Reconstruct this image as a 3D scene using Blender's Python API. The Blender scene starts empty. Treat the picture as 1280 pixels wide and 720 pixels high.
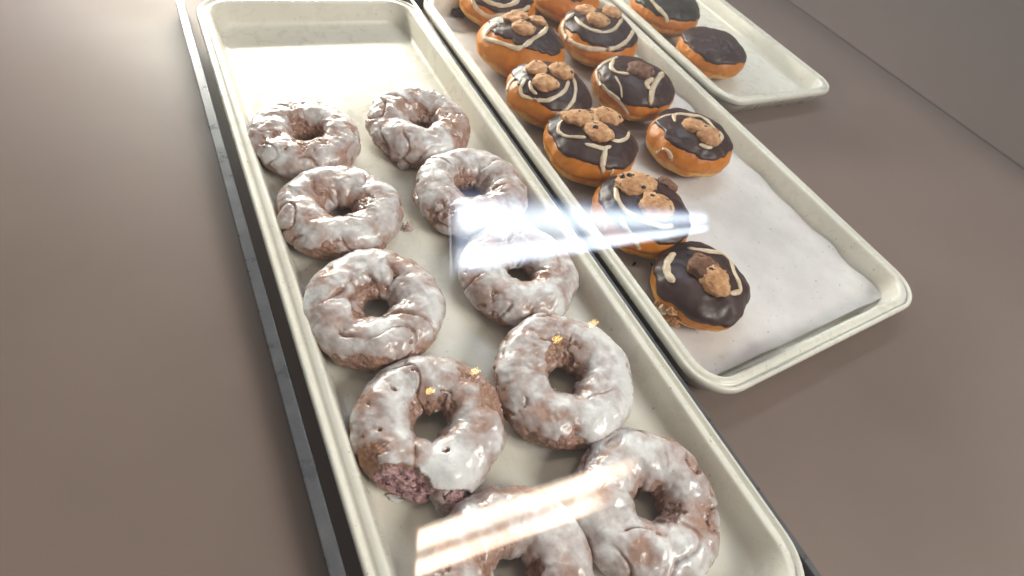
import bpy, math, random
import numpy as np
from mathutils import Vector, Matrix
from mathutils.bvhtree import BVHTree

sc = bpy.context.scene
col = sc.collection
PI = math.pi

# ------------------------------------------------------------------ camera
# world axes (right across the trays, away along the trays, up) seen in camera axes (x right, y down, z forward)
Rw = np.array([[0.8683880967, -0.2479648414, 0.4294363176],
               [-0.4463052384, -0.7682667288, 0.4588876415],
               [0.2161336337, -0.5901522437, -0.7778216901]])
CAM = np.array([0.0, 0.0, 0.2745])
FPX = 620.0
cam_d = bpy.data.cameras.new('camera')
cam = bpy.data.objects.new('camera', cam_d)
col.objects.link(cam)
cx, cy, cz = Rw[:, 0], -Rw[:, 1], -Rw[:, 2]
cam.matrix_world = Matrix(((cx[0], cy[0], cz[0], CAM[0]), (cx[1], cy[1], cz[1], CAM[1]), (cx[2], cy[2], cz[2], CAM[2]), (0, 0, 0, 1)))
cam_d.sensor_width = 36.0
cam_d.lens = FPX * 36.0 / 1280.0
cam_d.clip_start = 0.01
cam_d.clip_end = 60.0
cam_d.dof.use_dof = True
cam_d.dof.focus_distance = 0.31
cam_d.dof.aperture_fstop = 12.0
sc.camera = cam


def ray(px, py):
    d = Rw @ np.array([px - 640.0, py - 360.0, FPX])
    return d / np.linalg.norm(d)


def on_plane(px, py, z):
    d = ray(px, py)
    return CAM + d * ((z - CAM[2]) / d[2])


# ------------------------------------------------------------------ noise
_rs = np.random.RandomState(7)
_perm = np.concatenate([_rs.permutation(256)] * 3)
_g = _rs.normal(size=(256, 3))
_g /= np.linalg.norm(_g, axis=1)[:, None]


def pn(p, seed=0):
    p = np.asarray(p, float) + seed * np.array([17.13, 5.71, 9.37])
    i = np.floor(p).astype(int)
    f = p - i
    u = f * f * f * (f * (f * 6 - 15) + 10)
    i &= 255
    out = 0
    for dx in (0, 1):
        wx = u[..., 0] if dx else 1 - u[..., 0]
        for dy in (0, 1):
            wy = u[..., 1] if dy else 1 - u[..., 1]
            for dz in (0, 1):
                wz = u[..., 2] if dz else 1 - u[..., 2]
                h = _perm[_perm[_perm[(i[..., 0] + dx) & 255] + ((i[..., 1] + dy) & 255)] + ((i[..., 2] + dz) & 255)]
                g = _g[h]
                out = out + wx * wy * wz * (g[..., 0] * (f[..., 0] - dx) + g[..., 1] * (f[..., 1] - dy) + g[..., 2] * (f[..., 2] - dz))
    return out * 1.5


def fbm(p, seed=0, o=3):
    a, s, t = 1.0, 0, 0
    for k in range(o):
        s = s + a * pn(p * (2 ** k), seed + k * 3)
        t += a
        a *= 0.5
    return s / t


def sst(a, b, x):
    t = np.clip((x - a) / (b - a), 0, 1)
    return t * t * (3 - 2 * t)


# ------------------------------------------------------------------ mesh helpers
def mesh_obj(name, verts, faces, mat, parent=None, smooth=True, attrs=None, loc=None):
    me = bpy.data.meshes.new(name)
    verts = np.asarray(verts, np.float32).reshape(-1, 3)
    if isinstance(faces, np.ndarray):
        n, k = faces.shape
        me.vertices.add(len(verts))
        me.vertices.foreach_set('co', verts.ravel())
        me.loops.add(n * k)
        me.loops.foreach_set('vertex_index', faces.astype(np.int32).ravel())
        me.polygons.add(n)
        me.polygons.foreach_set('loop_start', np.arange(0, n * k, k, dtype=np.int32))
        me.update(calc_edges=True)
    else:
        me.from_pydata([tuple(map(float, v)) for v in verts], [], faces)
        me.update()
    me.polygons.foreach_set('use_smooth', [smooth] * len(me.polygons))
    if attrs:
        for k, v in attrs.items():
            a = me.attributes.new(k, 'FLOAT', 'POINT')
            a.data.foreach_set('value', np.asarray(v, np.float32).ravel())
    me.materials.append(mat)
    me.update()
    o = bpy.data.objects.new(name, me)
    col.objects.link(o)
    if parent is not None:
        o.parent = parent
    if loc is not None:
        o.location = loc
    return o


def tag(o, label=None, cat=None, group=None, kind=None):
    if label: o['label'] = label
    if cat: o['category'] = cat
    if group: o['group'] = group
    if kind: o['kind'] = kind
    return o


def empty(name, loc=(0, 0, 0)):
    o = bpy.data.objects.new(name, None)
    o.empty_display_size = 0.02
    o.location = loc
    col.objects.link(o)
    return o


def grid_faces(nu, nv, wrapu=True, wrapv=False):
    iu = np.arange(nu if wrapu else nu - 1)
    iv = np.arange(nv if wrapv else nv - 1)
    U, V = np.meshgrid(iu, iv, indexing='ij')
    U2, V2 = (U + 1) % nu, (V + 1) % nv
    return np.stack([U * nv + V, U2 * nv + V, U2 * nv + V2, U * nv + V2], -1).reshape(-1, 4)


def grid_normals(P, wrapu=True, wrapv=True):
    du = np.roll(P, -1, 0) - np.roll(P, 1, 0) if wrapu else np.gradient(P, axis=0)
    dv = np.roll(P, -1, 1) - np.roll(P, 1, 1) if wrapv else np.gradient(P, axis=1)
    n = np.cross(du, dv)
    return n / (np.linalg.norm(n, axis=-1, keepdims=True) + 1e-12)


def box(name, lo, hi, mat, parent=None, bev=0.0):
    import bmesh
    bm = bmesh.new()
    bmesh.ops.create_cube(bm, size=1)
    for v in bm.verts:
        v.co = Vector([lo[i] + (v.co[i] + 0.5) * (hi[i] - lo[i]) for i in range(3)])
    if bev:
        bmesh.ops.bevel(bm, geom=bm.edges[:], offset=bev, segments=3, affect='EDGES', profile=0.5)
    me = bpy.data.meshes.new(name)
    bm.to_mesh(me)
    bm.free()
    me.materials.append(mat)
    o = bpy.data.objects.new(name, me)
    col.objects.link(o)
    o.parent = parent
    return o


# ------------------------------------------------------------------ materials
def nt(name):
    m = bpy.data.materials.new(name)
    m.use_nodes = True
    t = m.node_tree
    t.nodes.clear()
    out = t.nodes.new('ShaderNodeOutputMaterial')
    return m, t, out


class G:
    """small node-graph helper"""
    def __init__(s, t): s.t = t
    def n(s, typ, **kw):
        x = s.t.nodes.new(typ)
        for k, v in kw.items(): setattr(x, k, v)
        return x
    def l(s, a, b): s.t.links.new(a, b)
    def val(s, sock, v):
        if hasattr(v, 'is_output') or isinstance(v, bpy.types.NodeSocket): s.l(v, sock)
        else: sock.default_value = v
    def noise(s, scale, detail=4, rough=.55, vec=None, dist=0):
        x = s.n('ShaderNodeTexNoise'); x.inputs['Scale'].default_value = scale; x.inputs['Detail'].default_value = detail
        x.inputs['Roughness'].default_value = rough; x.inputs['Distortion'].default_value = dist
        if vec is not None: s.l(vec, x.inputs['Vector'])
        return x.outputs['Fac']
    def obj(s): return s.n('ShaderNodeTexCoord').outputs['Object']
    def attr(s, name):
        x = s.n('ShaderNodeAttribute'); x.attribute_name = name
        return x.outputs['Fac']
    def mr(s, v, a, b, c=0., d=1.):
        x = s.n('ShaderNodeMapRange'); x.inputs['From Min'].default_value = a; x.inputs['From Max'].default_value = b
        x.inputs['To Min'].default_value = c; x.inputs['To Max'].default_value = d
        s.l(v, x.inputs['Value']); return x.outputs['Result']
    def math(s, op, a, b=0.):
        x = s.n('ShaderNodeMath', operation=op); s.val(x.inputs[0], a); s.val(x.inputs[1], b); return x.outputs[0]
    def mix(s, f, a, b, typ='MIX'):
        x = s.n('ShaderNodeMix', data_type='RGBA', blend_type=typ)
        s.val(x.inputs[0], f)
        s.val(x.inputs[6], a if not isinstance(a, tuple) else (*a, 1))
        s.val(x.inputs[7], b if not isinstance(b, tuple) else (*b, 1))
        return x.outputs[2]
    def ramp(s, v, stops):
        x = s.n('ShaderNodeValToRGB')
        e = x.color_ramp.elements
        while len(e) > 1: e.remove(e[-1])
        e[0].position = stops[0][0]; e[0].color = (*stops[0][1], 1)
        for p, c in stops[1:]:
            k = e.new(p); k.color = (*c, 1)
        s.l(v, x.inputs['Fac']); return x.outputs['Color']
    def bump(s, h, dist, strength=1., nrm=None):
        x = s.n('ShaderNodeBump'); x.inputs['Strength'].default_value = strength; x.inputs['Distance'].default_value = dist
        s.l(h, x.inputs['Height'])
        if nrm is not None: s.l(nrm, x.inputs['Normal'])
        return x.outputs['Normal']
    def bsdf(s, out, **kw):
        x = s.n('ShaderNodeBsdfPrincipled')
        for k, v in kw.items():
            sock = x.inputs[k.replace('_', ' ')]
            s.val(sock, (*v, 1) if isinstance(v, tuple) and len(v) == 3 and sock.type == 'RGBA' else v)
        s.l(x.outputs[0], out.inputs['Surface']); return x


def m_dough():
    m, t, o = nt('blueberry_cake_dough'); g = G(t); v = g.obj()
    n1 = g.noise(110, 5, .6, v); n2 = g.noise(420, 4, .6, v); n3 = g.noise(45, 2, .5, v)
    c = g.ramp(n1, [(.3, (.19, .09, .055)), (.46, (.32, .175, .12)), (.58, (.41, .235, .16)), (.74, (.50, .28, .165))])
    c = g.mix(g.mr(n3, .45, .65, 0, .7), c, (.29, .155, .13))
    c = g.mix(g.math('MULTIPLY', g.attr('toast'), .75), c, g.ramp(n1, [(.35, (.13, .04, .012)), (.65, (.42, .17, .05))]))
    cr = g.ramp(n2, [(.3, (.26, .12, .13)), (.45, (.48, .28, .29)), (.7, (.64, .43, .43))])
    cr = g.mix(g.mr(g.noise(230, 3, .6, v), .52, .62), cr, (.14, .045, .08))
    ca = g.attr('crumb')
    c = g.mix(ca, c, cr)
    c = g.mix(g.mr(g.noise(700, 2, .5, v), .66, .72), c, (.07, .03, .03))
    h = g.math('ADD', g.math('MULTIPLY', n1, 1.), g.math('MULTIPLY', n2, .8))
    c = g.mix(g.mr(g.noise(300, 4, .65, v), .56, .68, 0, .55), c, (.45, .22, .09))
    b = g.bump(h, .0022, .9)
    g.bsdf(o, Base_Color=c, Roughness=g.mr(ca, 0, 1, .42, .85), Normal=b, Specular_IOR_Level=.45,
           Coat_Weight=g.mr(ca, 0, .5, .35, 0), Coat_Roughness=.25)
    return m


def m_glaze():
    m, t, o = nt('sugar_glaze'); g = G(t); v = g.obj()
    n1 = g.noise(58, 4, .55, v, .5); n2 = g.noise(230, 3, .55, v)
    th = g.attr('thick')
    f = g.math('ADD', th, g.mr(n1, .3, .7, -.30, .30))
    f = g.math('ADD', f, g.mr(n2, .3, .7, -.09, .09))
    c = g.ramp(f, [(.0, (.38, .235, .185)), (.15, (.425, .305, .27)), (.38, (.485, .405, .385)), (.62, (.575, .53, .52)), (.95, (.73, .72, .71))])
    c = g.mix(g.mr(g.noise(420, 2, .5, v), .735, .76, 0, .7), c, (.20, .12, .10))
    b = g.bump(g.noise(300, 3, .5, v), .0007, .55)
    b = g.bump(n1, .0016, .5, b)
    g.bsdf(o, Base_Color=c, Roughness=g.mr(g.noise(160, 2, .5, v), .35, .65, .2, .4), Normal=b, Specular_IOR_Level=.45,
           Coat_Weight=.35, Coat_Roughness=.14)
    return m


def m_tray():
    m, t, o = nt('cream_plastic'); g = G(t); v = g.obj()
    n = g.noise(9, 4, .55, v); n2 = g.noise(60, 5, .65, v, .6)
    c = g.mix(g.mr(n, .35, .65), (.695, .668, .585), (.745, .722, .645))
    c = g.mix(g.mr(n2, .54, .74, 0, .6), c, (.74, .73, .70))
    mp = g.n('ShaderNodeMapping'); mp.inputs['Scale'].default_value = (1, .06, 1); mp.inputs['Rotation'].default_value = (0, 0, .3); g.l(v, mp.inputs['Vector'])
    c = g.mix(g.mr(g.noise(420, 3, .6, mp.outputs[0]), .66, .74, 0, .22), c, (.42, .40, .33))
    c = g.mix(g.mr(g.noise(26, 4, .6, v, .8), .56, .72, 0, .35), c, (.60, .55, .46))
    c = g.mix(g.mr(g.noise(330, 2, .5, v), .715, .74, 0, .7), c, (.3, .22, .17))
    r = g.mr(n2, .35, .7, .22, .42)
    b = g.bump(g.noise(700, 2, .5, v), .0002, .25)
    b = g.bump(n2, .0006, .12, b)
    g.bsdf(o, Base_Color=c, Roughness=r, Normal=b, Specular_IOR_Level=.5)
    return m


def m_paper():
    m, t, o = nt('white_paper'); g = G(t); v = g.obj()
    n = g.noise(30, 4, .6, v)
    c = g.mix(g.mr(n, .35, .7), (.62, .585, .575), (.71, .685, .67))
    c = g.mix(g.mr(g.noise(70, 4, .6, v), .62, .75, 0, .5), c, (.58, .45, .38))
    c = g.mix(g.mr(g.noise(420, 2, .5, v), .72, .74, 0, .8), c, (.12, .06, .045))
    b = g.bump(g.noise(60, 4, .6, v), .002, .35)
    g.bsdf(o, Base_Color=c, Roughness=.6, Normal=b)
    return m


def m_bun():
    m, t, o = nt('fried_golden_dough'); g = G(t); v = g.obj()
    n1 = g.noise(55, 4, .55, v); n2 = g.noise(260, 4, .6, v)
    c = g.ramp(g.math('ADD', g.attr('h'), g.mr(n1, .3, .7, -.10, .10)),
               [(.0, (.20, .065, .012)), (.2, (.36, .115, .016)), (.31, (.52, .21, .04)), (.38, (.68, .40, .13)), (.43, (.66, .36, .10)), (.49, (.57, .20, .022)), (.58, (.60, .20, .018)), (.8, (.53, .155, .012))])
    c = g.mix(g.mr(n2, .35, .7, 0, .25), c, (.27, .08, .015))
    b = g.bump(n2, .0009, .5)
    b = g.bump(n1, .003, .4, b)
    g.bsdf(o, Base_Color=c, Roughness=.42, Normal=b, Specular_IOR_Level=.35, Coat_Weight=.06, Coat_Roughness=.25)
    return m


def m_icing(name, a, bcol):
    m, t, o = nt(name); g = G(t); v = g.obj()
    n1 = g.noise(90, 4, .55, v)
    c = g.mix(g.mr(n1, .35, .7), a, bcol)
    b = g.bump(g.noise(160, 3, .5, v), .0009, .4)
    g.bsdf(o, Base_Color=c, Roughness=g.mr(n1, .3, .7, .36, .5), Normal=b, Specular_IOR_Level=.5)
    return m


def m_drizzle():
    m, t, o = nt('cream_drizzle'); g = G(t); v = g.obj()
    c = g.mix(g.mr(g.noise(130, 3, .5, v), .35, .65), (.60, .45, .30), (.76, .65, .50))
    g.bsdf(o, Base_Color=c, Roughness=.32, Normal=g.bump(g.noise(400, 3, .5, v), .0006, .4))
    return m


def m_cookie(name, dark):
    m, t, o = nt(name); g = G(t); v = g.obj()
    n1 = g.noise(140, 5, .6, v)
    if dark:
        c = g.ramp(n1, [(.35, (.09, .035, .02)), (.55, (.19, .085, .045)), (.7, (.33, .17, .09))])
    else:
        c = g.ramp(n1, [(.3, (.30, .125, .05)), (.5, (.53, .27, .12)), (.68, (.68, .43, .23))])
    c = g.mix(g.mr(g.noise(170, 2, .4, v), .66, .69), c, (.06, .025, .015))
    b = g.bump(n1, .0025, .8)
    g.bsdf(o, Base_Color=c, Roughness=.7, Normal=b)
    return m


def m_simple(name, a, b_, rough, scale=40, metal=0., bump=.0004, spec=.5):
    m, t, o = nt(name); g = G(t); v = g.obj()
    n = g.noise(scale, 5, .6, v)
    g.bsdf(o, Base_Color=g.mix(g.mr(n, .3, .7), a, b_), Roughness=g.mr(n, .3, .7, max(rough - .06, .05), rough + .08), Metallic=metal,
           Normal=g.bump(g.noise(scale * 12, 3, .5, v), bump, .4), Specular_IOR_Level=spec)
    return m


def m_glass():
    # a thin clear sheet: mostly see-through, mirror part growing with the slant of the view (Schlick)
    m, t, o = nt('clear_glass'); g = G(t)
    ge = g.n('ShaderNodeNewGeometry')
    dt = g.n('ShaderNodeVectorMath', operation='DOT_PRODUCT')
    g.l(ge.outputs['Normal'], dt.inputs[0]); g.l(ge.outputs['Incoming'], dt.inputs[1])
    c = g.math('ABSOLUTE', dt.outputs['Value'])
    s5 = g.math('POWER', g.math('SUBTRACT', 1., c), 5.)
    F = g.math('ADD', g.math('MULTIPLY', s5, .955), .045)
    tr = g.n('ShaderNodeBsdfTransparent'); tr.inputs['Color'].default_value = (.985, .992, .988, 1)
    gl = g.n('ShaderNodeBsdfGlossy')
    sm = g.noise(14, 4, .6, g.obj(), 1.2)
    g.l(g.mr(sm, .42, .75, .004, .035), gl.inputs['Roughness'])
    mx = g.n('ShaderNodeMixShader'); g.l(F, mx.inputs['Fac']); g.l(tr.outputs[0], mx.inputs[1]); g.l(gl.outputs[0], mx.inputs[2])
    g.l(mx.outputs[0], o.inputs['Surface'])
    return m


def m_emit(name, c, s):
    m, t, o = nt(name); g = G(t)
    e = g.n('ShaderNodeEmission'); e.inputs['Color'].default_value = (*c, 1); e.inputs['Strength'].default_value = s
    g.l(e.outputs[0], o.inputs['Surface'])
    return m


DOUGH, GLAZE, TRAY, PAPER, BUN = m_dough(), m_glaze(), m_tray(), m_paper(), m_bun()
ICING = m_icing('chocolate_icing', (.034, .014, .013), (.052, .022, .020))
ICING2 = m_icing('dark_chocolate_icing', (.020, .016, .009), (.034, .026, .015))
DRIZ = m_drizzle()
COOKIE, COOKIE_D = m_cookie('baked_cookie', False), m_cookie('chocolate_smeared_cookie', True)
CHOC = m_simple('chocolate', (.022, .010, .008), (.04, .02, .015), .35, 200)
DECK = m_simple('taupe_laminate', (.175, .128, .108), (.205, .150, .128), .55, 6, bump=.0002, spec=.3)
RAIL = m_simple('dark_grey_metal', (.075, .076, .084), (.11, .11, .12), .3, 60, metal=.0)
BLACK = m_simple('black_rubber', (.010, .010, .012), (.016, .016, .018), .5, 60)
GLASS = m_glass()
HOUSING = m_simple('white_enamel', (.7, .7, .7), (.76, .76, .76), .4, 30)

# ------------------------------------------------------------------ the setting
ZD = -0.004
box('shelf', (-0.62, -0.40, ZD - .02), (1.14, 0.95, ZD), DECK)['kind'] = 'structure'


def rounded_loop(x0, x1, y0, y1, r, n=10):
    pts = []
    for cxx, cyy, a0 in ((x1 - r, y1 - r, 0), (x0 + r, y1 - r, PI / 2), (x0 + r, y0 + r, PI), (x1 - r, y0 + r, 1.5 * PI)):
        for k in range(n + 1):
            a = a0 + k / n * PI / 2
            pts.append((cxx + r * math.cos(a), cyy + r * math.sin(a)))
    return pts


def make_tray(x0, x1, y0, y1, label):
    """outer rim rectangle; profile = (inset from the outer edge, height)"""
    prof = [(.0120, -.0038), (.0035, .0120), (.0020, .0145), (.0003, .0150), (-.0004, .0162), (-.0004, .0192), (.0003, .0206), (.0014, .0212), (.0024, .0207),
            (.0030, .0190), (.0046, .0188), (.0053, .0200), (.0062, .0206), (.0086, .0208), (.0094, .0206), (.0101, .0198), (.0107, .0182), (.0130, .0060), (.0137, .0030), (.0148, .0012), (.0166, .0003), (.0192, .0)]
    ro = .031
    N = 4 * 11
    V = []
    for ins, z in prof:
        r = max(ro - ins, .006)
        for (x, y) in rounded_loop(x0 + ins, x1 - ins, y0 + ins, y1 - ins, r):
            V.append((x, y, z))
    F = []
    for k in range(len(prof) - 1):
        for i in range(N):
            j = (i + 1) % N
            F.append((k * N + i, k * N + j, (k + 1) * N + j, (k + 1) * N + i))
    F.append([(len(prof) - 1) * N + i for i in range(N)])
    F.append([i for i in range(N)][::-1])
    ox, oy = (x0 + x1) / 2, (y0 + y1) / 2
    V = np.array(V) - np.array([ox, oy, 0])
    o = mesh_obj('serving_tray', V, F, TRAY, loc=(ox, oy, 0))
    tag(o, label, 'tray', 'cream serving trays in the case')
    return o


T1 = (.006, .2110, -.076, .5345)
T2 = (.2215, .4800, .030, .5440)
T3 = (.4945, .7000, .300, .6400)
make_tray(*T1, 'cream plastic tray under the ring doughnuts with white glaze')
make_tray(*T2, 'cream plastic tray with white paper under the golden chocolate topped doughnuts')
make_tray(*T3, 'cream plastic tray at the top right corner, under the white striped dark doughnut')


def rail(x, w, y0, y1, z, label):
    r = empty('divider_rail', (x, (y0 + y1) / 2, ZD))
    tag(r, label, 'rail', 'dark rails beside the trays')
    L = (y1 - y0) / 2
    box('rail_base', (-w / 2 - .0004, -L, 0), (w / 2 + .0004, L, z - .006 - ZD), BLACK, r)
    box('rail_cap', (-w / 2, -L, z - .006 - ZD + .0003), (w / 2, L, z - ZD), RAIL, r, .0008)


rail(.2162, .0044, -.09, .552, .0150, 'thin dark metal rail between the glazed ring tray and the paper lined tray')
rail(.4872, .0050, .05, .552, .0120, 'thin dark metal rail between the paper lined tray and the corner tray')
rail(-.0042, .0066, -.09, .552, .0140, 'dark metal rail along the left edge of the glazed ring tray')
o = box('far_shade_strip', (.10, .556, ZD), (.482, .62, .012), BLACK, None, .002)  # black strip added for the shade on the shelf beyond the tray ends
tag(o, 'added black strip for the shade on the shelf behind the two larger trays', 'shade strip')

# paper liner lying in the middle tray
nx, ny = 90, 180
X, Y = np.meshgrid(np.linspace(T2[0] + .0165, T2[1] - .0165, nx), np.linspace(T2[2] + .018, T2[3] - .022, ny), indexing='ij')
P = np.stack([X, Y, np.zeros_like(X)], -1)
edge = np.minimum(np.minimum(X - X.min(), X.max() - X), np.minimum(Y - Y.min(), Y.max() - Y))
wr = np.abs(pn(P * 24, 3)) * .0032 + np.abs(pn(P * 60, 5)) * .0012
P[..., 2] = .0009 + wr * (.35 + .65 * np.exp(-edge / .012)) + .004 * np.exp(-edge / .006) * (0.5 + pn(P * 30, 9))
P[..., 2] = np.maximum(P[..., 2], .0008)
P[..., 0] += .002 * pn(P * 15, 11)
o = mesh_obj('paper_liner', P - np.array([.35, .29, 0]), grid_faces(nx, ny, False), PAPER, loc=(.35, .29, 0))
tag(o, 'white wrinkled paper lining the middle tray under the chocolate doughnuts', 'paper')

# ------------------------------------------------------------------ glazed ring doughnuts
NT, NP = 300, 150


def glazed(key, x, y, s, label, seed, cover=0.0, tilt=(0, 0), hole=0.0, toast=None, bite=None, blobs=(), z=0.):
    root = empty('glazed_doughnut', (x, y, z))
    tag(root, label, 'doughnut', 'glazed ring doughnuts on the cream tray')
    th = np.linspace(0, 2 * PI, NT, endpoint=False)
    ph = np.linspace(0, 2 * PI, NP, endpoint=False)
    T, Ph = np.meshgrid(th, ph, indexing='ij')
    c3 = np.stack([np.cos(T) * 1.3, np.sin(T) * 1.3, np.full_like(T, seed * 3.1)], -1)
    Rm = .0290 * (1 + .055 * pn(c3, 1) + .03 * pn(c3 * 2.1, 2)) + hole
    rt = .0152 * (1 + .07 * pn(c3 * 1.2, 4) + .05 * pn(c3 * 2.6, 5))
    cp, sp = np.cos(Ph), np.sin(Ph)
    ex = np.sign(cp) * np.abs(cp) ** .86
    ez = np.sign(sp) * np.abs(sp) ** .92
    r = Rm + rt * ex * np.where(cp > 0, 1.0, 1.24 - .20 * np.maximum(sp, 0))
    zz = .0142 * (1 + .10 * pn(c3 * 1.4, 7)) * ez
    zz = np.where(zz < 0, zz * .98, zz)
    # a shallow crown leaning into the hole
    r = r - .0016 * np.maximum(sp, 0) ** 2
    P0 = s * np.stack([r * np.cos(T), r * np.sin(T), zz + .0142], -1)
    q = P0 + seed * np.array([.31, .17, .23])
    N0 = grid_normals(P0)
    if np.mean(np.sum(N0 * np.stack([np.cos(T) * cp, np.sin(T) * cp, sp], -1), -1)) < 0:
        N0 = -N0
    up = N0[..., 2]
    lump = .0020 * pn(q * 62, 1) + .0012 * pn(q * 125, 2)
    crack = np.exp(-(pn(q * 48, 14) / .055) ** 2) * sst(-.1, .25, pn(q * 35, 15))
    rough = .0008 * pn(q * 260, 3) + .0005 * pn(q * 520, 4) - .0006 * sst(.1, .35, pn(q * 330, 5))
    d = lump - .0016 * crack
    crumb = np.zeros_like(T)
    toasta = np.zeros_like(T)
    if toast:
        for (a, pph, w, k) in toast:
            da = np.angle(np.exp(1j * (T - a))); dp = np.angle(np.exp(1j * (Ph - pph)))
            toasta = np.maximum(toasta, k * np.exp(-(da ** 2 + (dp * .6) ** 2) / w ** 2))
        toasta *= sst(-.5, .2, pn(q * 90, 21))
    biteq = np.zeros_like(T)
    if bite:
        for (a, pph, wa, wp) in bite:
            da = np.angle(np.exp(1j * (T - a))) / wa; dp = np.angle(np.exp(1j * (Ph - pph))) / wp
            biteq = np.maximum(biteq, 1.25 - np.sqrt(da ** 2 + dp ** 2))
        biteq = biteq + .22 * pn(q * 150, 31)
        crumb = sst(.20, .30, biteq)
        d = d - sst(.18, .55, biteq) * (.0048 + .0016 * pn(q * 170, 33)) - crumb * (.0012 * np.abs(pn(q * 380, 34)) + .0006 * pn(q * 800, 35))
    # how much glaze stuck where
    g = .215 + cover + .74 * fbm(q * 44, 40, 3) + .40 * fbm(q * 140, 44, 3) + .12 * pn(q * 330, 47) + .34 * sst(-.5, .7, up) - .22
    g = g - .55 * sst(-.1, -.75, up) - .45 * crack
    for (a, pph, w, k) in blobs:
        da = np.angle(np.exp(1j * (T - a))); dp = np.angle(np.exp(1j * (Ph - pph)))
        g = g + k * np.exp(-(da ** 2 + (dp * .62) ** 2) / w ** 2)
    g = g - .22 * np.exp(-((np.angle(np.exp(1j * (Ph - 2.75)))) / .45) ** 2)
    g = g - toasta * .55
    g = np.where(biteq > .14, -1.0, g)
    PD = P0 + N0 * (s * (d + rough))[..., None]
    PD[..., 2] = np.maximum(PD[..., 2], .0004)
    o = mesh_obj('dough', PD.reshape(-1, 3), grid_faces(NT, NP, True, True), DOUGH, root, attrs={'toast': toasta, 'crumb': crumb})
    # glaze shell: follows the dough, bridges the fine roughness, thickens quickly from a rounded edge
    t = -.0007 + .0015 * sst(.0, .10, g) + .0010 * sst(.10, .6, g)
    t = t + .00022 * pn(q * 150, 50) * sst(.1, .3, g)
    dg = lump * .75 - .0016 * crack * .2 + .0003 * np.abs(pn(q * 95, 52))
    PG = P0 + N0 * (s * (dg + t) + .00012)[..., None]
    PG[..., 2] = np.maximum(PG[..., 2], .0003)
    thick = np.clip((.72 * g + .55 * fbm(q * 80, 70, 3)) * 1.4 + .04, 0, 1)
    F = grid_faces(NT, NP, True, True)
    keep = (g.reshape(-1)[F] > -.06).any(1)
    F = F[keep]
    used = np.unique(F)
    remap = np.full(NT * NP, -1); remap[used] = np.arange(len(used))
    mesh_obj('glaze', PG.reshape(-1, 3)[used], remap[F], GLAZE, root, attrs={'thick': thick.reshape(-1)[used]})
    root.rotation_euler = (tilt[0], tilt[1], 0)
    return root


A_ = math.radians
glazed('A', .1452, .3300, .955, 'glazed ring doughnut nearest the empty far end of the tray, right-hand row', 1, .02, (A_(2), 0), blobs=[(-1.9, 1.2, .7, .35), (-.4, .3, .6, -.3), (2.2, .8, .5, .25)])
glazed('B', .1545, .2455, .965, 'glazed ring doughnut second from the far end of the right-hand row, beside the tray edge', 2, .02, (0, A_(-2)), blobs=[(2.4, 1.2, .6, .3), (2.7, 0., .6, -.35), (1.3, 1.4, .5, .2)])
glazed('C', .1550, .1635, .915, 'glazed ring doughnut in the middle of the right-hand row, under the bluish reflection', 3, .05)
glazed('D', .1420, .0818, .965, 'glazed ring doughnut with the broadest smooth white icing, right of the broken one', 4, .06, (A_(2), 0), blobs=[(-.45, .9, .6, .5), (-1.2, 1.0, .55, .4), (2.3, .9, .5, .35), (.4, .9, .5, .3), (-1.9, .05, .8, -.5), (1.3, 2.1, .5, -.4), (2.9, .3, .4, -.3)])
glazed('E', .0580, .0855, .905, 'broken glazed ring doughnut showing purple crumb at its lower left edge', 5, .06,
       toast=[(3.3, .5, .55, 1.), (3.9, .3, .5, .9), (2.8, .8, .4, .6)], blobs=[(-1.88, 1.6, .55, .6), (-1.2, 1.1, .5, .5), (2.0, .7, .35, .55), (.4, .7, .55, -.35), (1.2, 1.4, .35, .2), (-.4, .3, .6, -.2)], bite=[(3.95, .35, .42, .95), (4.45, .0, .36, .7)])
glazed('F', .1480, .0005, .915, 'lumpy glazed ring doughnut at the lower right corner, half crossed by the warm reflection', 6, .04)
glazed('G', .0660, .0030, .905, 'glazed ring doughnut cut off by the bottom of the picture, below the broken one', 7, .06)
glazed('H', .0553, .1665, .935, 'glazed ring doughnut directly behind the broken one', 8, .03, blobs=[(-1.9, 1.2, .55, .4), (-.2, 1., .4, .35), (-1.9, -.1, .8, -.5), (.6, .4, .5, -.3), (1.6, 1.2, .4, .25)])
glazed('I', .0570, .2500, .905, 'glazed ring doughnut at the left edge beside the loose glaze crumb', 9, .05, blobs=[(-1.4, 1.1, .5, .4), (-2., .0, .7, -.45), (.6, .9, .5, .3)])
glazed('J', .0545, .3310, .890, 'glazed ring doughnut farthest in the left-hand row, only its right side in the picture', 10, -.05)

# ------------------------------------------------------------------ filled doughnuts with chocolate
def sgnpow(v, e): return np.sign(v) * np.abs(v) ** e


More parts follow.
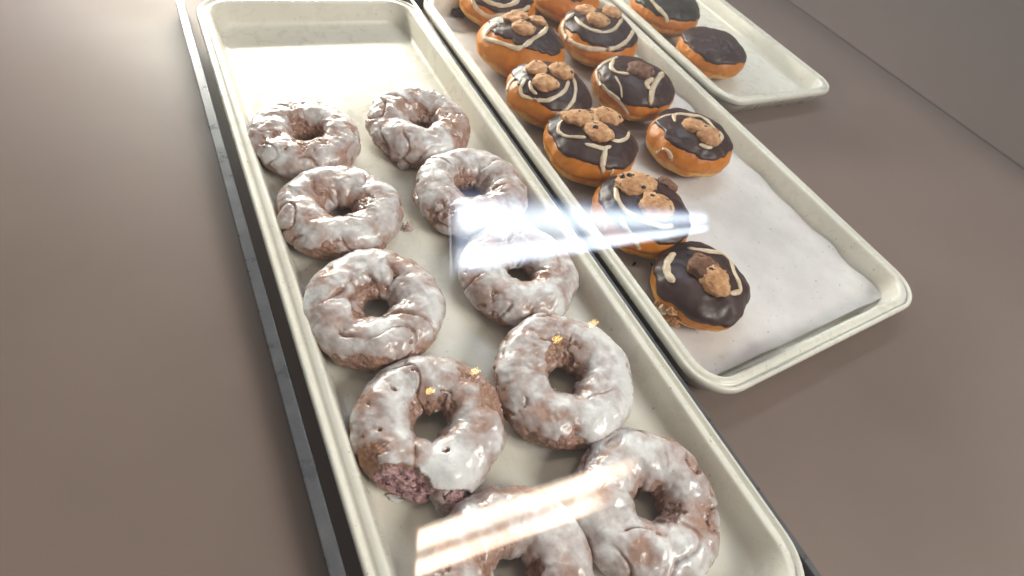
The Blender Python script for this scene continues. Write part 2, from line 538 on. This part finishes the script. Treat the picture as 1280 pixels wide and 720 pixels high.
def filled(name, x, y, s, label, seed, base=1.2, lean=.0, lean_dir=0., group='chocolate iced filled doughnuts on paper', icing=ICING, wob=.16, z=.0016, tilt=(0, 0)):
    root = empty(name, (x, y, z))
    tag(root, label, 'doughnut', group)
    nt_, na = 160, 70
    th = np.linspace(0, 2 * PI, nt_, endpoint=False)
    rx, ry = A_(tilt[0]), A_(tilt[1])
    M = np.array(Matrix.Rotation(ry, 3, 'Y') @ Matrix.Rotation(rx, 3, 'X'))

    def surf(T, A, off=0.):
        c3 = np.stack([np.cos(T) * 1.2, np.sin(T) * 1.2, np.full_like(T, seed * 2.7)], -1)
        R = .0425 * s * (1 + .05 * pn(c3, 1) + .02 * pn(c3 * 2.3, 2))
        H = .0215 * s
        sa, ca = np.sin(A), np.cos(A)
        r = R * sgnpow(sa, .80)
        zz = H * sgnpow(ca, .92) * np.where(ca > 0, 1.0, .92)
        zz = zz + .0010 * s * pn(c3 * 1.6, 5) * sa
        groove = np.exp(-((A - 1.72) / .10) ** 2)
        r = r - .0013 * s * groove
        P = np.stack([r * np.cos(T), r * np.sin(T), zz], -1)
        qq = P + seed * .37
        rr = .0017 * pn(qq * 42, 7) + .0006 * pn(qq * 90, 9) + .0005 * pn(qq * 170, 8)
        nrm = np.stack([sa * np.cos(T), sa * np.sin(T), ca], -1)
        P = P + nrm * (rr + off)[..., None] if not np.isscalar(off) else P + nrm * (rr + off)[..., None]
        P = P @ M.T
        P[..., 2] += H * .94
        P[..., 2] = np.maximum(P[..., 2], .0002)
        return P
    a = np.linspace(.0, PI, na)
    T, Aa = np.meshgrid(th, a, indexing='ij')
    P = surf(T, Aa)
    mesh_obj('bun', P.reshape(-1, 3), grid_faces(nt_, na, True, False), BUN, root, attrs={'h': 1 - Aa / PI})
    ni = 56
    u = np.linspace(0, 1, ni)
    T2_, U = np.meshgrid(th, u, indexing='ij')
    cc = np.stack([np.cos(T2_) * 1.6, np.sin(T2_) * 1.6, np.full_like(T2_, seed * 1.9)], -1)
    ae = base + lean * np.cos(T2_ - lean_dir) + wob * pn(cc, 3) + wob * .6 * pn(cc * 2.4, 4) + wob * .25 * pn(cc * 5, 6)
    uu = U ** .85
    Ai = uu * ae
    off = .0017 * s * np.sqrt(np.clip(1 - U ** 10, 0, 1)) - .0003
    off = off + .0004 * s * np.exp(-((U - .9) / .08) ** 2)
    PI_ = surf(T2_, Ai, off)
    ic = mesh_obj('icing', PI_.reshape(-1, 3), grid_faces(nt_, ni, True, False), icing, root)
    allv = np.concatenate([P.reshape(-1, 3), PI_.reshape(-1, 3)]) + np.array([x, y, z])
    f1 = grid_faces(nt_, na, True, False); f2 = grid_faces(nt_, ni, True, False) + nt_ * na
    bvh = BVHTree.FromPolygons([tuple(v) for v in allv], [tuple(int(i) for i in f) for f in np.concatenate([f1, f2])])
    return root, bvh


def hit(bvh, px, py):
    r = bvh.ray_cast(Vector(CAM), Vector(ray(px, py)))
    return (r[0], r[1]) if r[0] is not None else (None, None)


def drizzle(rb, pts, rad=.0019, seed=0):
    """a piped line lying on the doughnut"""
    root, bvh = rb
    rad = rad * 1.22
    # resample with a smooth curve
    p = np.array(pts, float)
    seg = np.linalg.norm(np.diff(p, axis=0), axis=1)
    tt = np.concatenate([[0], np.cumsum(seg)])
    n = max(int(tt[-1] / 1.6), 6)
    ts = np.linspace(0, tt[-1], n)
    xs, ys = np.interp(ts, tt, p[:, 0]), np.interp(ts, tt, p[:, 1])
    for _ in range(4):
        xs[1:-1] = .25 * xs[:-2] + .5 * xs[1:-1] + .25 * xs[2:]
        ys[1:-1] = .25 * ys[:-2] + .5 * ys[1:-1] + .25 * ys[2:]
    C, Nn = [], []
    for a, b in zip(xs, ys):
        h, nn = hit(bvh, a, b)
        if h is not None:
            C.append(np.array(h)); Nn.append(np.array(nn))
    if len(C) < 4:
        return
    C = np.array(C); Nn = np.array(Nn)
    Nn = np.where((Nn @ np.array([0, 0, 1.]))[:, None] < -.2, -Nn, Nn)
    for _ in range(2):
        C[1:-1] = .25 * C[:-2] + .5 * C[1:-1] + .25 * C[2:]
        Nn[1:-1] = .25 * Nn[:-2] + .5 * Nn[1:-1] + .25 * Nn[2:]
    Nn /= np.linalg.norm(Nn, axis=1)[:, None]
    Tt = np.gradient(C, axis=0)
    Tt /= np.linalg.norm(Tt, axis=1)[:, None] + 1e-9
    B = np.cross(Tt, Nn)
    B /= np.linalg.norm(B, axis=1)[:, None] + 1e-9
    k = 10
    an = np.linspace(0, 2 * PI, k, endpoint=False)
    nC = len(C)
    w = 1 + .35 * pn(C * 130, seed + 60) + .15 * pn(C * 400, seed + 61)
    e = np.minimum(np.arange(nC), np.arange(nC)[::-1]) / 2.0
    w = w * np.sqrt(np.clip(e * 1.0 + .04, 0, 1))
    V = C[:, None] + Nn[:, None] * (rad * .25) + (rad * w)[:, None, None] * (B[:, None] * np.cos(an)[None, :, None] + Nn[:, None] * (.5 * np.sin(an))[None, :, None])
    o = mesh_obj('drizzle', V.reshape(-1, 3) - np.array(root.location), grid_faces(nC, k, False, True), DRIZ, root)
    return o


def cookie(rb, px, py, rad, seed, dark=False, flat=.32, stretch=1., chips=0, lift=0.12):
    root, bvh = rb
    h, nn = hit(bvh, px, py)
    if h is None:
        return
    h = np.array(h); nn = np.array(nn)
    if nn[2] < 0: nn = -nn
    nn = nn * .6 + np.array([0, 0, .4]); nn /= np.linalg.norm(nn)
    na, nb = 40, 24
    T, Aa = np.meshgrid(np.linspace(0, 2 * PI, na, endpoint=False), np.linspace(0, PI, nb), indexing='ij')
    d = np.stack([np.cos(T) * sgnpow(np.sin(Aa), .7) * stretch, np.sin(T) * sgnpow(np.sin(Aa), .7), flat * sgnpow(np.cos(Aa), .75)], -1)
    q = d * 1.4 + seed * 3.3
    d = d * (1 + .24 * pn(q * 1.0, 1) + .10 * pn(q * 2.4, 2) + .08 * pn(q * 6, 3) + .05 * pn(q * 13, 4))[..., None]
    t1 = np.cross(nn, [0.3, 1, 0.1]); t1 /= np.linalg.norm(t1); t2 = np.cross(nn, t1)
    M = np.stack([t1, t2, nn], 1)
    rad = rad * 1.1
    base = h - np.array(root.location) + nn * rad * flat * lift
    V = (rad * d) @ M.T
    o = mesh_obj('cookie_piece', V.reshape(-1, 3), grid_faces(na, nb, True, False), COOKIE_D if dark else COOKIE, root, loc=tuple(base))
    rnd = random.Random(seed)
    for c in range(chips):
        a, b = rnd.uniform(0, 2 * PI), rnd.uniform(.3, 1.0)
        dd = np.array([math.cos(a) * math.sin(b) * stretch, math.sin(a) * math.sin(b), flat * math.cos(b)])
        cc = (rad * .93 * dd) @ M.T
        rr = rad * rnd.uniform(.14, .22)
        T, Aa = np.meshgrid(np.linspace(0, 2 * PI, 12, endpoint=False), np.linspace(0, PI, 8), indexing='ij')
        e = np.stack([np.cos(T) * np.sin(Aa), np.sin(T) * np.sin(Aa), np.cos(Aa)], -1)
        e = e * (1 + .3 * pn(e * 1.3 + c + seed, 3))[..., None]
        mesh_obj('chocolate_chip', (rr * e).reshape(-1, 3), grid_faces(12, 8, True, False), CHOC, o, loc=tuple(cc))
    return o


def z4(pts): return [(630 + a / 4, b / 4) for a, b in pts]
def z4b(pts): return [(630 + a / 4, 180 + b / 4) for a, b in pts]
def z6(pts): return [(540 + a / 6, b / 6) for a, b in pts]
def z11(pts): return [(740 + a / 11.61, b / 11.61) for a, b in pts]


FR = -2.3  # direction from a doughnut towards the viewer
c1 = filled('filled_doughnut', .307, .5140, 1.02, 'chocolate doughnut with two cream rings in the far left corner of the paper', 1, 1.15)
drizzle(c1, z6([(300, -10), (330, 60), (380, 105), (440, 130), (540, 112), (620, 97), (690, 75), (735, 45)]), .0020, 1)
drizzle(c1, z6([(370, -15), (440, 25), (530, 50), (600, 35), (655, 0)]), .0018, 2)
c2 = filled('filled_doughnut', .290, .4210, 1.07, 'chocolate iced doughnut with a large plain orange left side and a zigzag cream line', 2, 1.0, .32, .6)
drizzle(c2, z6([(490, 175), (430, 215), (390, 270), (400, 295), (470, 310), (560, 340), (640, 370), (700, 345), (750, 300), (830, 250), (865, 210), (850, 180)]), .0019, 3)
for k, (a, b, r_) in enumerate([(641, 24, .0085), (655, 36, .0110), (672, 26, .0085), (650, 20, .009)]):
    cookie(c2, a, b, r_, 10 + k)
c3 = filled('filled_doughnut', .3978, .4330, 1.07, 'chocolate doughnut with a full cream ring near its rim, beside the corner tray', 3, 1.12)
drizzle(c3, z4([(350, 65), (300, 110), (290, 150), (310, 190), (360, 225), (420, 245), (500, 250), (560, 240), (610, 210), (640, 170), (648, 140)]), .0019, 4)
drizzle(c3, z4([(355, 85), (380, 120), (430, 150), (500, 165), (550, 150), (580, 115), (592, 90)]), .0016, 5)
for k, (a, b, r_) in enumerate([(733, 14, .0110), (748, 26, .0110), (765, 16, .0100)]):
    cookie(c3, a, b, r_, 20 + k)
c4 = filled('filled_doughnut', .2781, .3421, .985, 'chocolate iced doughnut with a bare orange patch at its lower left and nested cream loops', 15, 1.28, -.32, -2.9, wob=.22)
drizzle(c4, z4([(58, 388), (28, 415), (10, 470), (18, 530), (40, 570)]), .0014, 6)
drizzle(c4, z4([(345, 385), (358, 440), (350, 500), (310, 550), (260, 580), (235, 610), (240, 645)]), .0014, 7)
drizzle(c4, z4([(108, 398), (80, 440), (90, 480), (150, 500), (220, 505), (270, 480), (310, 450), (322, 405)]), .0014, 8)
drizzle(c4, z4([(130, 405), (135, 450), (165, 472)]), .0014, 9)
for k, (a, b, r_) in enumerate([(671, 86, .0095), (681, 104, .0105), (701, 90, .0110)]):
    cookie(c4, a, b, r_, 30 + k)
c5 = filled('filled_doughnut', .380, .3389, 1.03, 'chocolate doughnut with one chocolate smeared cookie bit and thick cream blobs on its right', 5, 1.2, .12, -1.9)
drizzle(c5, z4([(570, 285), (500, 315), (460, 360), (470, 410), (520, 460), (570, 500), (610, 550), (622, 578)]), .0016, 10)
drizzle(c5, z4([(550, 295), (530, 340), (560, 365), (625, 372)]), .0018, 11)
drizzle(c5, z4([(555, 380), (585, 430), (590, 490)]), .0007, 12)
drizzle(c5, z4([(795, 365), (760, 405), (738, 450), (730, 525)]), .0024, 13)
drizzle(c5, z4([(745, 392), (705, 420), (728, 450)]), .0022, 14)
cookie(c5, 800, 89, .0125, 40, True, chips=1)
cookie(c5, 818, 80, .0115, 41)
c6 = filled('filled_doughnut', .2781, .2649, 1.005, 'chocolate doughnut with a cream drip running down its wide bare golden front', 6, 1.22, -.10, -2.0, wob=.12)
drizzle(c6, z4([(330, 578), (275, 620), (268, 660), (310, 685), (410, 688)]), .0014, 15)
drizzle(c6, z4([(590, 595), (625, 640), (620, 690), (575, 710), (530, 700)]), .0014, 16)
drizzle(c6, z4b([(405, 2), (455, 12), (490, 25), (535, 12)]), .0015, 17)
drizzle(c6, z4b([(508, 10), (504, 45), (492, 85), (495, 150)]), .0019, 18)
drizzle(c6, z4b([(548, 122), (530, 162)]), .0010, 19)
cookie(c6, 725, 148, .0100, 50, stretch=1.5)
cookie(c6, 760, 146, .0100, 51, stretch=1.4)
cookie(c6, 748, 166, .0118, 52, chips=1)
c7 = filled('filled_doughnut', .3865, .2500, .985, 'chocolate doughnut second from the near end, with a pale drip on its bare left side', 7, 1.08, -.05, -2.4)
drizzle(c7, z4([(850, 570), (800, 580), (765, 598), (728, 634)]), .0010, 20)
drizzle(c7, z4b([(755, 45), (800, 20), (828, 40), (842, 90)]), .0013, 21)
c8 = filled('filled_doughnut', .2749, .1813, .955, 'chocolate iced doughnut behind the bluish reflection, with a large pale cookie bit', 8, 1.15)
drizzle(c8, z4b([(600, 165), (560, 210), (562, 270), (600, 330), (660, 370), (720, 395), (790, 415), (848, 410)]), .0015, 22)
drizzle(c8, z4b([(585, 370), (600, 410), (640, 450), (665, 500), (682, 538)]), .0014, 23)
drizzle(c8, z4b([(515, 390), (500, 440)]), .0012, 24)
cookie(c8, 793, 231, .0120, 60, stretch=1.3, chips=3)
cookie(c8, 820, 259, .0125, 61, chips=0)
cookie(c8, 834, 231, .0085, 62, True)
c9 = filled('filled_doughnut', .2775, .1079, .870, 'dark chocolate doughnut nearest the viewer on the paper, nut crumbs at its foot', 9, 1.4, .0, 0, wob=.2)
drizzle(c9, z4b([(850, 545), (812, 600), (816, 650), (850, 695)]), .0022, 25)



def top_ring(rb, x, y, pts):
    root, bvh = rb
    out = []
    for a, r_ in pts:
        P = np.array([x + r_ * math.cos(a), y + r_ * math.sin(a), .038])
        v = (P - CAM) @ Rw
        out.append((640 + FPX * v[0] / v[2], 360 + FPX * v[1] / v[2]))
    drizzle(rb, out, .0016, 71)


top_ring(c7, .3865, .25, [(k * .42 - 2.2, .024 + .003 * math.sin(k * 2.1)) for k in range(12)])
top_ring(c9, .2775, .1079, [(k * .42 - 1.6, .021 + .003 * math.sin(k * 1.7)) for k in range(9)])
cookie(c7, 868, 158, .0105, 70)
cookie(c7, 886, 170, .0110, 71)
cookie(c9, 880, 335, .0115, 72, True)
cookie(c9, 894, 352, .0105, 73)
c10 = filled('filled_doughnut', .4080, .5270, 1.03, 'far right doughnut in the paper lined tray, mostly showing its bare orange side', 10, .85)

t1 = filled('filled_doughnut', .5500, .4950, 1.12, 'dark doughnut with one white stripe in the corner tray', 11, 1.30, group='dark doughnuts in the corner tray', icing=ICING2, z=.0006)
drizzle(t1, z11([(850, -15), (920, 80), (1000, 160), (1090, 250), (1085, 365)]), .0019, 26)
t2 = filled('filled_doughnut', .5480, .3940, 1.02, 'brown doughnut nearer than the white striped one in the corner tray', 12, 1.2, group='dark doughnuts in the corner tray', icing=ICING, z=.0006)
drizzle(t2, z11([(1140, 610), (1180, 590), (1230, 600)]), .0016, 27)


# ------------------------------------------------------------------ crumbs and smears
def lump(name, p, rad, mat, seed, flat=.6, parent=None, attrs=None, am=.35):
    T, Aa = np.meshgrid(np.linspace(0, 2 * PI, 40, endpoint=False), np.linspace(0, PI, 22), indexing='ij')
    e = np.stack([np.cos(T) * np.sin(Aa), np.sin(T) * np.sin(Aa), flat * np.cos(Aa)], -1)
    e = e * (1 + am * pn(e * 1.5 + seed * 2.3, 3) + am * .5 * pn(e * 4 + seed, 4) + am * .2 * pn(e * 9 + seed, 5))[..., None]
    V = rad * e.reshape(-1, 3)
    zmin = V[:, 2].min()
    at = {k: np.full(len(V), v) for k, v in (attrs or {}).items()}
    return mesh_obj(name, V, grid_faces(40, 22, True, False), mat, parent, attrs=at, loc=(p[0], p[1], p[2] - (zmin if parent is None else 0)))


p = on_plane(510, 286, .001)
tag(lump('glaze_crumb', (p[0], p[1], .0003), .0042, GLAZE, 3, attrs={'thick': .25}), 'small loose glaze crumb lying alone on the tray between the two rows', 'crumb')
p = on_plane(573, 22, .002)
tag(lump('chocolate_blob', (p[0], p[1], .0022), .0085, CHOC, 5, .5), 'dark chocolate blob on the white paper at the far left corner', 'crumb')
rnd = random.Random(4)
for k, (a, b, r_, mt) in enumerate([(829, 377, .0040, COOKIE), (836, 392, .0055, COOKIE), (841, 405, .0045, COOKIE), (826, 386, .0030, COOKIE), (838, 380, .0030, DRIZ), (832, 399, .0030, COOKIE)]):
    p = on_plane(a, b, .004)
    tag(lump('nut_crumb', (p[0], p[1], .0016 + .001 * (k % 3)), r_, mt, 20 + k, .7), 'golden nut crumb piled at the foot of the nearest chocolate doughnut', 'crumb', 'nut crumbs on the paper')
for k, (a, b) in enumerate([(792, 331), (814, 333), (809, 318)]):
    p = on_plane(a, b, .001)
    o = lump('chocolate_crumb', (p[0], p[1], .0016), .0016, CHOC, 40 + k, .5)
    o.scale = (1.8, .6, .8); o.rotation_euler = (0, 0, .4 + k)
    tag(o, 'tiny dark chocolate shaving on the paper below the reflected light', 'crumb', 'chocolate shavings on the paper')

for k, (a, b, r_, mt) in enumerate([(824, 380, .0034, COOKIE), (830, 386, .0042, DRIZ), (835, 394, .0050, COOKIE), (841, 388, .0036, COOKIE), (829, 394, .0034, COOKIE), (838, 402, .0046, DRIZ), (845, 398, .0034, COOKIE), (843, 408, .0040, COOKIE)]):
    h_, n_ = hit(c9[1], a, b)
    if h_ is not None:
        lc = c9[0].location
        lump('nut_bit', (h_[0] - lc.x, h_[1] - lc.y, h_[2] - lc.z), r_, mt, 60 + k, .75, c9[0], None, .5)

# torn flap of the broken doughnut
ed = [o for o in bpy.data.objects if o.get('label', '').startswith('broken')][0]
pt = on_plane(560, 611, .010)
fl = lump('torn_piece', (pt[0] - ed.location.x, pt[1] - ed.location.y, .0085), .0105, GLAZE, 8, .8, ed, {'thick': .38}, .3)
pc = on_plane(561, 623, .007)
lump('crumb_tip', (pc[0] - ed.location.x - fl.location.x, pc[1] - ed.location.y - fl.location.y, -.0040), .0062, DOUGH, 9, .9, None, {'crumb': 1., 'toast': 0.}, .5).parent = fl

# drip hanging from the farthest ring
da = [o for o in bpy.data.objects if o.get('label', '').startswith('glazed ring doughnut nearest the empty')][0]
pf = on_plane(495, 623, .001)
fk = lump('glaze_flake', (pf[0], pf[1], .0003), .0034, GLAZE, 31, .25, None, {'thick': .8}, .4)
fk.scale = (1.3, .5, .8); fk.rotation_euler = (0, 0, -.6)
tag(fk, 'thin white glaze flake under the broken edge of the broken doughnut', 'crumb')
pd = on_plane(505, 202, .006)
dr = lump('glaze_drip', (pd[0] - da.location.x, pd[1] - da.location.y, .0062), .0052, GLAZE, 12, 1.25, da, {'thick': .45}, .2)

# ------------------------------------------------------------------ glass over the trays
ZG = .165
gl = box('glass_pane', (-.42, -.38, ZG), (.93, .85, ZG + .005), GLASS)
tag(gl, 'clear glass pane over the trays, mirroring shop lights', 'glass pane')
o = box('case_end_panel', (.931, -.38, ZD + .0005), (.955, .85, ZG + .03), DECK, None, .002)
tag(o, 'plain taupe end panel of the display case beyond the corner tray', 'panel')
o.data.materials[0] = m_simple('lightened_taupe_laminate', (.25, .19, .165), (.28, .215, .19), .55, 6, bump=.0002, spec=.3)  # taupe lightened in colour to offset the weaker light on this panel

# ------------------------------------------------------------------ lamps mirrored in the glass
def mirror(P):
    P = np.array(P, float); P[..., 2] = 2 * (ZG + .005) - P[..., 2]; return P


def vpt(px, py, depth):
    """a point seen in the glass at this spot, at this depth along the view axis"""
    d = Rw @ np.array([(px - 640.) / FPX, (py - 360.) / FPX, 1.])
    return mirror(CAM + d * depth)


def strip(corners, mat, name, parent, th=.004):
    """a flat light diffuser: four corners, a little thickness away from the glass"""
    c = np.array(corners, float)
    n = np.cross(c[1] - c[0], c[3] - c[0]); n /= np.linalg.norm(n)
    if n[2] > 0: n = -n
    b = c - n * th
    V = np.concatenate([c, b])
    F = [(0, 1, 2, 3), (7, 6, 5, 4), (0, 4, 5, 1), (1, 5, 6, 2), (2, 6, 7, 3), (3, 7, 4, 0)]
    ctr = np.array(parent.location)
    return mesh_obj(name, V - ctr, F, mat, parent, smooth=False)


def m_glow(name, c_dim, c_hot, strength):
    m, t, o = nt(name); g = G(t)
    a = g.attr('glow')
    e = g.n('ShaderNodeEmission')
    g.l(g.mix(g.mr(a, .2, .8), c_dim, c_hot), e.inputs['Color'])
    g.l(g.math('MULTIPLY', a, strength), e.inputs['Strength'])
    g.l(e.outputs[0], o.inputs['Surface'])
    return m


GLOW_COOL = m_glow('cool_lamp_diffuser', (.56, .70, 1.0), (.76, .88, 1.0), 12.5)
GLOW_WARM = m_glow('warm_lamp_diffuser', (1.0, .72, .56), (1.0, .83, .66), 16.0)
E_SPOT = m_emit('warm_spot_glow', (1.0, .62, .18), 34.0)

# cool light line, running away to the right
d1 = Rw @ np.array([(990 - 640.) / FPX, (272 - 360.) / FPX, 1.])


def diffuser(c, fn, mat, parent, nu=120, nv=60):
    """a lamp cover: four corners (a, a-end, b-end, b), brightness over its length u and width v from the tubes inside"""
    c = np.array(c, float)
    U, Vv = np.meshgrid(np.linspace(0, 1, nu), np.linspace(0, 1, nv), indexing='ij')
    u, v = U[..., None], Vv[..., None]
    P = (c[0] * (1 - u) + c[1] * u) * (1 - v) + (c[3] * (1 - u) + c[2] * u) * v
    return mesh_obj('diffuser', P.reshape(-1, 3) - np.array(parent.location), grid_faces(nu, nv, False), mat, parent, attrs={'glow': np.clip(fn(U, Vv), 0, 2)})


def cool_quad(py0, py1, px0, dep, L=2.6):
    a = CAM + (Rw @ np.array([(px0 - 640.) / FPX, (py0 - 360.) / FPX, 1.])) * dep
    b = CAM + (Rw @ np.array([(px0 + 4 - 640.) / FPX, (py1 - 360.) / FPX, 1.])) * dep
    return mirror(np.array([a, a + d1 * L, b + d1 * L, b]))


def bumpf(v, c, w): return np.exp(-((v - c) / w) ** 4)


r = empty('ceiling_light', tuple(vpt(563, 290, .8)))
tag(r, 'bluish white double tube light seen mirrored in the glass across both trays', 'lamp')
diffuser(cool_quad(226, 343, 562, .8), lambda U, V: (.85 * np.exp(-((V - .40) / .20) ** 2) + .95 * bumpf(V, .84, .125) + .36 * sst(.0, .35, V) * sst(1., .93, V)) * sst(0, .012, U) * (1 - .3 * sst(.35, .8, U)) * sst(1., .85, U), GLOW_COOL, r)
strip(cool_quad(224, 345, 560, .83), HOUSING, 'housing', r)
# warm light, square on
r = empty('ceiling_light', tuple(vpt(600, 680, .8)))
tag(r, 'warm white double tube light seen mirrored in the glass over the bottom doughnuts', 'lamp')
wq = [(520, 660), (808, 563), (800, 622), (516, 727)]
diffuser([vpt(x, y, .8) for x, y in wq],
         lambda U, V: (1.0 * bumpf(V, .24, .20) * (1 - .5 * sst(.75, 1., U)) + .95 * bumpf(V, .78, .17) * sst(.93, .62, U) + .35 * sst(0, .05, V) * sst(1., .9, V) * sst(1., .6, U)
                       + .5 * np.exp(-((U - .72) / .10) ** 2 - ((V - .5) / .35) ** 2)) * sst(0, .02, U) * sst(1., .93, U) * (.82 + .18 * np.sin(U * 9 + 1)), GLOW_WARM, r)
strip([vpt(x, y, .83) for x, y in [(519, 659), (810, 561), (802, 624), (515, 729)]], HOUSING, 'housing', r)
# a row of small warm spots
for k, (a, b) in enumerate([(537, 488), (594, 463), (697, 423), (742, 403)]):
    c = vpt(a, b, 1.4)
    sp = empty('spot_lamp', tuple(c))
    tag(sp, ['small warm spot lamp mirrored above the hole of the broken doughnut', 'small warm spot lamp mirrored at the rim between the two nearest whole rings',
             'small warm spot lamp mirrored above the hole of the smooth white doughnut', 'small warm spot lamp mirrored beside the tray edge'][k], 'lamp', 'row of small warm lamps mirrored in the glass')
    dirv = vpt(a + 10, b - 4, 1.4) - vpt(a, b, 1.4)
    dirv /= np.linalg.norm(dirv)
    e2 = vpt(a, b + 10, 1.4) - vpt(a, b, 1.4); e2 /= np.linalg.norm(e2)
    w_, h_ = .0115, .0032
    cc = [c + dirv * w_ - e2 * h_, c - dirv * w_ - e2 * h_, c - dirv * w_ + e2 * h_, c + dirv * w_ + e2 * h_]
    for sg, ln in ((-1, .8), (1, 1.)):  # second glowing strip added to imitate the doubled image in the glass
        m_ = c + e2 * (.0046 * sg) + dirv * (.003 * sg)
        strip([m_ + dirv * w_ * ln - e2 * .0014, m_ - dirv * w_ * ln - e2 * .0014, m_ - dirv * w_ * ln + e2 * .0014, m_ + dirv * w_ * ln + e2 * .0014], E_SPOT, 'doubled_bulb', sp)
    n = np.cross(cc[1] - cc[0], cc[3] - cc[0]); n /= np.linalg.norm(n)
    if n[2] < 0: n = -n
    strip([q + n * .006 + (q - c) * .15 for q in cc], HOUSING, 'shade', sp, .002)


# ------------------------------------------------------------------ light
def area(name, loc, target, sx, sy, power, c):
    ld = bpy.data.lights.new(name, 'AREA')
    ld.shape = 'RECTANGLE'; ld.size = sx; ld.size_y = sy; ld.energy = power; ld.color = c
    o = bpy.data.objects.new(name, ld)
    col.objects.link(o)
    o.location = loc
    o.rotation_euler = (Vector(target) - Vector(loc)).to_track_quat('-Z', 'Y').to_euler()
    return o


area('shop_window_light', (.15, 2.3, .62), (.2, .2, 0), 1.3, .6, 46, (.93, .97, 1.0))
area('shop_ceiling_light', (1.0, -1.15, 1.35), (.2, .2, 0), .9, .6, 40, (1.0, .95, .88))
area('case_lamp', (.16, .80, .150), (.17, .36, 0),   .5, .02, 4.2, (1.0, .94, .76))

w = bpy.data.worlds.new('World')
sc.world = w
w.use_nodes = True
bg = w.node_tree.nodes['Background']
bg.inputs['Color'].default_value = (1.0, .96, .93, 1)
bg.inputs['Strength'].default_value = .20

sc.view_settings.view_transform = 'Standard'
sc.view_settings.look = 'None'
sc.view_settings.exposure = 0
sc.render.engine = 'CYCLES'
sc.cycles.use_denoising = True
sc.cycles.max_bounces = 8
sc.cycles.transparent_max_bounces = 12
